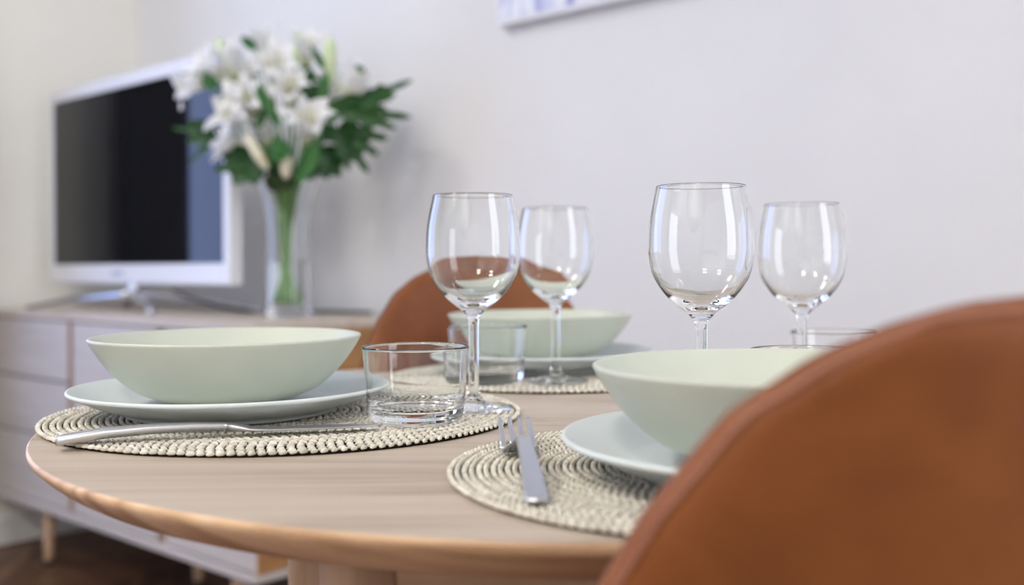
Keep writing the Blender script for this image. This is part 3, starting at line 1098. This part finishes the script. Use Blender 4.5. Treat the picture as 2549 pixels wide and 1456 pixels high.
def make_bowl():
    out = smoothprof([(0.0, 0.0035), (0.035, 0.0035), (0.0395, 0.0004), (0.0445, 0.0006), (0.050, 0.0035), (0.0605, 0.0065), (0.073, 0.0120), (0.0815, 0.0180), (0.0905, 0.0265), (0.0995, 0.0375), (0.1065, 0.0480), (0.1090, 0.0525)], 5)
    rim = [(0.1099, 0.0540), (0.1101, 0.0551), (0.1095, 0.0560), (0.1082, 0.0562)]
    inn = smoothprof([(0.1074, 0.0556), (0.1030, 0.0485), (0.0960, 0.0385), (0.0870, 0.0280), (0.0770, 0.0190), (0.0640, 0.0120), (0.046, 0.0080), (0.02, 0.0072), (0, 0.0070)], 5)
    return lathe('deep_bowl', out + rim + inn, M['bowl'], None, 128)


PLATES = [((-0.2345, 0.858), 'pale green dinner plate on the left mat under the bowl'),
          ((0.0355, 1.207), 'pale green dinner plate on the far mat at the back'),
          ((0.1558, 0.592), 'pale green dinner plate on the front mat beside the fork')]
BOWLS = [((-0.2390, 0.8625), 'sage green bowl on the left plate, wholly in view'),
         ((0.0320, 1.232), 'sage green bowl on the far plate before the chair'),
         ((0.1555, 0.590), 'sage green bowl at the front, partly hidden by the near chair')]
pl0, bw0 = make_plate(), make_bowl()
for i, ((x, y), lab) in enumerate(PLATES):
    o = pl0 if i == 0 else dup(pl0)
    o.location = (x, y, MZ)
    tag(o, lab, 'plate', 'pale green dinner plates')
for i, ((x, y), lab) in enumerate(BOWLS):
    o = bw0 if i == 0 else dup(bw0)
    o.location = (x, y, MZ + 0.0074)
    tag(o, lab, 'bowl', 'sage green bowls')

# ------------------------------------------------------------------ glasses
def make_wineglass():
    c = empty('wine_glass')
    # heights measured down from the rim of the photograph's glasses (total 18 cm)
    out = [(0.0, 0.0), (0.0315, 0.0), (0.0330, 0.0006), (0.0335, 0.0014), (0.0328, 0.0022)]
    out += smoothprof([(0.0300, 0.0028), (0.0220, 0.0038), (0.0145, 0.0052), (0.0090, 0.0075), (0.0060, 0.0115), (0.0048, 0.018), (0.0044, 0.030), (0.0043, 0.050), (0.0044, 0.066), (0.0047, 0.0740), (0.0065, 0.0790), (0.0110, 0.0840), (0.0178, 0.0890), (0.0272, 0.0980), (0.0360, 0.1120), (0.0393, 0.1270), (0.0396, 0.1370), (0.0388, 0.1520), (0.0365, 0.1660), (0.0337, 0.1790)], 6)
    out += [(0.0336, 0.1797), (0.0331, 0.1800), (0.0326, 0.1797)]
    inn = smoothprof([(0.0325, 0.1790), (0.0353, 0.1660), (0.0376, 0.1520), (0.0384, 0.1370), (0.0380, 0.1270), (0.0345, 0.1130), (0.0255, 0.1003), (0.0160, 0.0930), (0.0080, 0.0893), (0, 0.0885)], 6)
    lathe('glass_body', out + inn, M['glass'], c, 96)
    return c


def make_tumbler():
    c = empty('tumbler')
    out = [(0, 0.0012), (0.028, 0.0012), (0.031, 0.0003)] + smoothprof([(0.0335, 0.0006), (0.0362, 0.0035), (0.0372, 0.0085), (0.0386, 0.025), (0.0402, 0.042), (0.0415, 0.0565)], 6)
    out += [(0.0416, 0.0578), (0.0411, 0.0586), (0.0402, 0.0586), (0.0396, 0.0578)]
    inn = smoothprof([(0.0394, 0.0565), (0.0383, 0.042), (0.0368, 0.025), (0.0354, 0.0165), (0.0330, 0.0122), (0.0270, 0.0106), (0, 0.0104)], 6)
    lathe('glass_body', out + inn, M['glass'], c, 96)
    return c


WG = [((-0.0336, 0.8657), MZ, 'stemmed wine glass behind the low tumbler on the left mat'),
      ((0.0435, 1.0659), MZ, 'stemmed wine glass before the far plate and chair'),
      ((0.1419, 0.7777), MZ, 'largest-looking stemmed wine glass behind the front bowl'),
      ((0.2640, 0.942), TAB + 0.0004, 'rightmost stemmed wine glass with a tumbler behind its stem')]
TU = [((-0.0760, 0.800), MZ, 'low clear tumbler on the left mat beside the large bowl'),
      ((-0.0270, 1.066), MZ, 'low clear tumbler on the far mat left of the bowl'),
      ((0.2130, 0.747), MZ, 'low clear tumbler just over the front bowl rim'),
      ((0.3170, 1.020), TAB + 0.0004, 'low clear tumbler at far right behind the rightmost wine glass')]
g0, t0 = make_wineglass(), make_tumbler()
for i, ((x, y), z, lab) in enumerate(WG):
    o = g0 if i == 0 else dup(g0)
    o.location = (x, y, z)
    tag(o, lab, 'wine glass', 'stemmed wine glasses')
for i, ((x, y), z, lab) in enumerate(TU):
    o = t0 if i == 0 else dup(t0)
    o.location = (x, y, z)
    tag(o, lab, 'tumbler', 'low clear tumblers')

# ------------------------------------------------------------------ cutlery
def rsec(y, z, wd, th, r=0.5, nq=16):
    out = []
    for q in np.linspace(0, 2 * math.pi, nq + 1)[:-1]:
        cx_, sn_ = math.cos(q), math.sin(q)
        out.append((wd / 2 * math.copysign(abs(cx_) ** r, cx_), y, z + th / 2 * math.copysign(abs(sn_) ** r, sn_)))
    return out


def make_knife():
    """lies along +y, handle end at the origin"""
    c = empty('table_knife')
    hs = [(0.0, 0.0035, 0.017, 0.0060), (0.003, 0.0040, 0.0178, 0.0066), (0.03, 0.0072, 0.0160, 0.0070), (0.06, 0.0085, 0.0135, 0.0066), (0.09, 0.0085, 0.0108, 0.0060), (0.108, 0.0078, 0.0088, 0.0055), (0.114, 0.0074, 0.0080, 0.0052)]
    loft('handle', [rsec(*s) for s in hs], M['steel'], c)
    bs = [(0.112, 0.0074, 0.0090, 0.0056), (0.120, 0.0064, 0.0130, 0.0048), (0.128, 0.0050, 0.0155, 0.0030), (0.140, 0.0044, 0.0165, 0.0018), (0.175, 0.0038, 0.0172, 0.0014), (0.200, 0.0034, 0.0160, 0.0012), (0.214, 0.0032, 0.0110, 0.0010), (0.222, 0.0032, 0.0030, 0.0008)]
    loft('blade', [rsec(*s) for s in bs], M['steel'], c)
    return c


def make_fork():
    c = empty('table_fork')
    hs = [(0.0, 0.0026, 0.0096, 0.0030), (0.002, 0.0028, 0.0124, 0.0034), (0.012, 0.0045, 0.0124, 0.0034), (0.04, 0.0095, 0.0112, 0.0036), (0.07, 0.0140, 0.0098, 0.0038), (0.095, 0.0165, 0.0088, 0.0040), (0.112, 0.0160, 0.0082, 0.0040), (0.120, 0.0138, 0.0084, 0.0036)]
    loft('handle', [rsec(*s, 0.3) for s in hs], M['steel'], c)
    hd = [(0.116, 0.0148, 0.0080, 0.0036), (0.122, 0.0110, 0.0130, 0.0028), (0.127, 0.0070, 0.0195, 0.0022), (0.133, 0.0042, 0.0232, 0.0020), (0.140, 0.0036, 0.0240, 0.0019), (0.146, 0.0042, 0.0240, 0.0018)]
    head = loft('head', [rsec(*s, 0.7) for s in hd], M['steel'], c)
    for k in range(4):
        x = (-0.0098, -0.0033, 0.0033, 0.0098)[k]
        ts = [(0.144, 0.0042, 0.0044, 0.0018), (0.155, 0.0070, 0.0040, 0.0018), (0.170, 0.0112, 0.0037, 0.0017), (0.186, 0.0152, 0.0032, 0.0016), (0.193, 0.0168, 0.0018, 0.0010)]
        t = loft('tine', [[(p[0] + x, p[1], p[2]) for p in rsec(*s, 0.8, 10)] for s in ts], M['steel'], c)
    return c


kn = make_knife()
kn.location = (-0.312, 0.704, TAB + 0.0036)
dxy = Vector((-0.097 + 0.312, 0.760 - 0.704))
kn.rotation_euler = (math.radians(0.4), 0, math.atan2(dxy.y, dxy.x) - math.pi / 2)
tag(kn, 'steel table knife lying along the edge of the left mat', 'knife')
fk = make_fork()
fk.location = (0.0118, 0.518, MZ - 0.0010)
fk.rotation_euler = (0, 0, math.radians(3.5))
tag(fk, 'steel fork with four tines up on the front mat', 'fork', 'steel forks')
fk2 = dup(fk)
fk2.location = (0.198, 1.298, MZ - 0.0010)
fk2.rotation_euler = (0, 0, math.radians(184))
tag(fk2, 'steel fork mostly hidden, right of the far plate', 'fork', 'steel forks')
